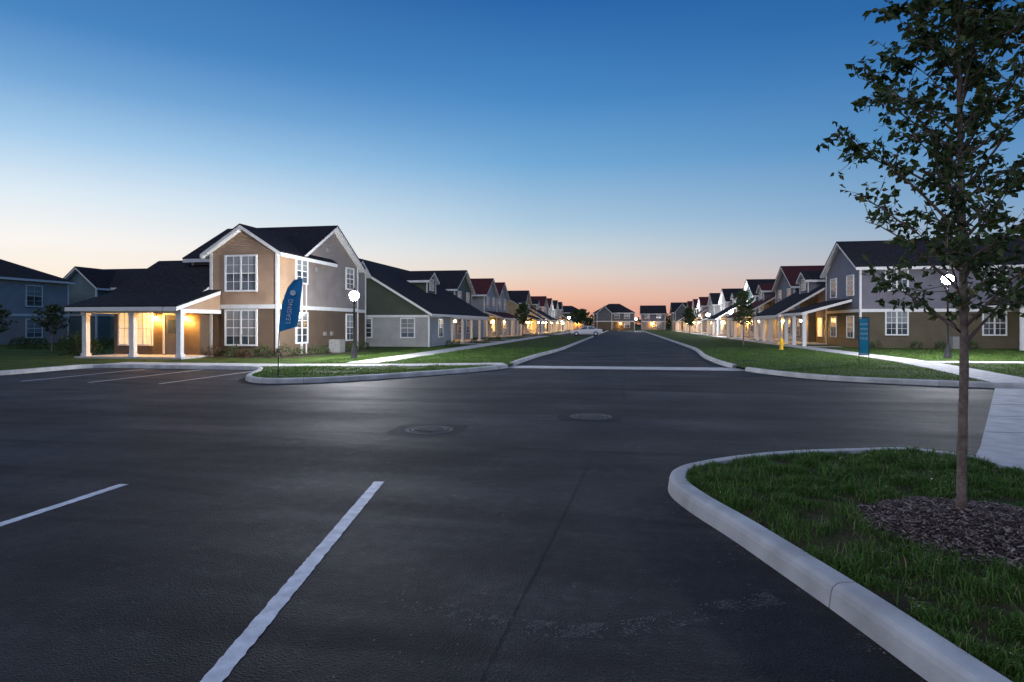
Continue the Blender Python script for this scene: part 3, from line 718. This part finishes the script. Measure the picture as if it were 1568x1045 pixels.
addbox(V,F,-.17,.17,-.02,.02,1.96,2.0); addbox(V,F,-.17,.17,-.02,.02,.4,.44); addbox(V,F,-.27,-.11,-.18,.18,0,.03); addbox(V,F,.11,.27,-.18,.18,0,.03); mobj('frame',V,F,'black',e)
for i,s in enumerate(('NOW','OPEN','HOME','TOUR')): text(s,.11,(0,-.02,1.7-i*.2),(math.pi/2,0,0),e)
e=empty('fire_hydrant',(10.3,44,.1)); V=[];F=[]
lathe(V,F,[(.17,0),(.17,.05),(.12,.06),(.11,.5),(.15,.52),(.15,.57),(.12,.58),(.12,.66),(.09,.74),(.04,.79),(.035,.85),(.001,.86)],18)
tube(V,F,[(-.22,0,.42),(.22,0,.42)],[.055,.055],10); tube(V,F,[(0,-.22,.38),(0,.1,.38)],[.075,.075],10)
tube(V,F,[(-.25,0,.42),(-.2,0,.42)],[.07,.07],6); tube(V,F,[(.2,0,.42),(.25,0,.42)],[.07,.07],6); mobj('hydrant_body',V,F,'hyd',e)
# car (nose to the left, -x)
e=empty('parked_car',(-5.4,92.5,.12)); V=[];F=[]
secs=[(-2.3,.42,.62,.62),(-2.22,.28,.72,.78),(-1.5,.22,.84,.88),(-.85,.2,.93,.9),(0,.2,.95,.9),(1.0,.2,.97,.9),(1.75,.22,1.0,.88),(2.2,.3,.96,.82),(2.32,.42,.8,.7)]
rg=[]
for x,zb,zt,w in secs:
    i=len(V); rg.append(i); V+=[(x,-w+.08,zb),(x,-w,zb+.12),(x,-w,zt-.14),(x,-w+.12,zt),(x,w-.12,zt),(x,w,zt-.14),(x,w,zb+.12),(x,w-.08,zb)]
for a,b_ in zip(rg,rg[1:]):
    for k in range(8): F.append((a+k,a+(k+1)%8,b_+(k+1)%8,b_+k))
F.append(tuple(rg[0]+k for k in range(8))); F.append(tuple(rg[-1]+k for k in reversed(range(8))))
o=mobj('car_body',V,F,'car',e,False); fixn(o)
def cab(prof,name,mat,wi,wo):
    V=[];F=[]; A=[(x,-(wo if z<1.1 else wi),z) for x,z in prof]; B_=[(x,(wo if z<1.1 else wi),z) for x,z in prof]; addprism(V,F,A,B_); o=mobj(name,V,F,mat,e); fixn(o)
cab([(-1.05,.9),(-.3,1.36),(.85,1.38),(1.75,.95)],'greenhouse','glass',.62,.8)
cab([(-.38,1.35),(-.2,1.42),(.3,1.45),(.8,1.42),(.95,1.35)],'car_roof','car',.64,.64)
V=[];F=[]
for xb,xt in ((-1.0,-.3),(.25,.25),(1.65,.85)):
    for s in (-1,1): addprism(V,F,[(xb-.06,s*.81,.93),(xb+.06,s*.81,.93),(xt+.06,s*.65,1.37),(xt-.06,s*.65,1.37)],[(xb-.06,s*.79,.93),(xb+.06,s*.79,.93),(xt+.06,s*.63,1.37),(xt-.06,s*.63,1.37)])
mobj('pillars',V,F,'car',e)
for nm,x,y in (('wheel_1',-1.4,-.8),('wheel_2',1.4,-.8),('wheel_3',-1.4,.8),('wheel_4',1.4,.8)):
    V=[];F=[]; tube(V,F,[(x,y-.12,.32),(x,y+.12,.32)],[.33,.33],18); mobj(nm,V,F,'rubber',e)
    V=[];F=[]; s=-1 if y<0 else 1; tube(V,F,[(x,y+s*.1,.32),(x,y+s*.13,.32)],[.2,.18],12); mobj(nm+'_hub',V,F,'car',e)
V=[];F=[]
for s in (-1,1): addbox(V,F,2.22,2.31,s*.6-.14,s*.6+.14,.68,.82)
mobj('tail_lights',V,F,'red',e)
# ------------------------------------------------------------ world
w=bpy.data.worlds.new('World'); scene.world=w; w.use_nodes=True; nt=w.node_tree; L=nt.links.new
bg=nt.nodes['Background']; tc=N(nt,'ShaderNodeTexCoord'); sp=N(nt,'ShaderNodeSeparateXYZ'); L(tc.outputs['Generated'],sp.inputs[0])
cb=N(nt,'ShaderNodeCombineXYZ'); L(sp.outputs[0],cb.inputs[0]); L(sp.outputs[1],cb.inputs[1])
nm=N(nt,'ShaderNodeVectorMath',operation='NORMALIZE'); L(cb.outputs[0],nm.inputs[0])
dt=N(nt,'ShaderNodeVectorMath',operation='DOT_PRODUCT'); L(nm.outputs[0],dt.inputs[0]); dt.inputs[1].default_value=(-.87,.5,0)
def sk(st): return ramp(nt,sp.outputs[2],[(p,lin(c)) for p,c in st])
ZEN=(75,105,155)
lf=sk([(0,(255,224,190)),(.05,(255,238,216)),(.11,(250,246,242)),(.17,(220,235,246)),(.235,(168,205,236)),(.3,(118,168,216)),(.37,(74,134,194)),(.52,(44,96,160)),(1,ZEN)])
ce=sk([(0,(230,148,120)),(.045,(242,192,166)),(.08,(230,213,202)),(.12,(203,215,221)),(.16,(172,201,223)),(.25,(114,169,214)),(.34,(74,137,197)),(.46,(42,102,170)),(.6,(36,88,150)),(1,ZEN)])
ri=sk([(0,(196,154,150)),(.05,(186,174,180)),(.1,(154,174,196)),(.16,(118,160,200)),(.25,(80,136,190)),(.4,(38,98,164)),(.6,(34,88,150)),(1,ZEN)])
m1=N(nt,'ShaderNodeMapRange'); L(dt.outputs['Value'],m1.inputs[0]); m1.inputs[1].default_value=.0; m1.inputs[2].default_value=.62
m2=N(nt,'ShaderNodeMapRange'); L(dt.outputs['Value'],m2.inputs[0]); m2.inputs[1].default_value=.62; m2.inputs[2].default_value=.98
x1=N(nt,'ShaderNodeMix',data_type='RGBA'); L(m1.outputs[0],x1.inputs[0]); L(ri.outputs[0],x1.inputs[6]); L(ce.outputs[0],x1.inputs[7])
x2=N(nt,'ShaderNodeMix',data_type='RGBA'); L(m2.outputs[0],x2.inputs[0]); L(x1.outputs[2],x2.inputs[6]); L(lf.outputs[0],x2.inputs[7])
L(x2.outputs[2],bg.inputs[0]); bg.inputs[1].default_value=1.0
sd=bpy.data.lights.new('twilight_fill','SUN'); sd.energy=.8; sd.angle=math.radians(80); sd.color=(1,.92,.88)  # added soft fill from behind the camera, brightens the ground; the sun has set
so=bpy.data.objects.new('twilight_fill',sd); col.objects.link(so); so.rotation_euler=(math.radians(42),0,math.radians(-25))
# ------------------------------------------------------------ camera
cd=bpy.data.cameras.new('camera'); cd.lens=22; cd.sensor_width=36; cd.shift_y=-.0163; cd.clip_end=3000; cd.clip_start=.05
co=bpy.data.objects.new('camera',cd); col.objects.link(co); co.location=(0,0,1.8); co.rotation_euler=(math.pi/2,0,math.radians(10.12)); scene.camera=co
scene.view_settings.view_transform='Standard'; scene.view_settings.look='None'
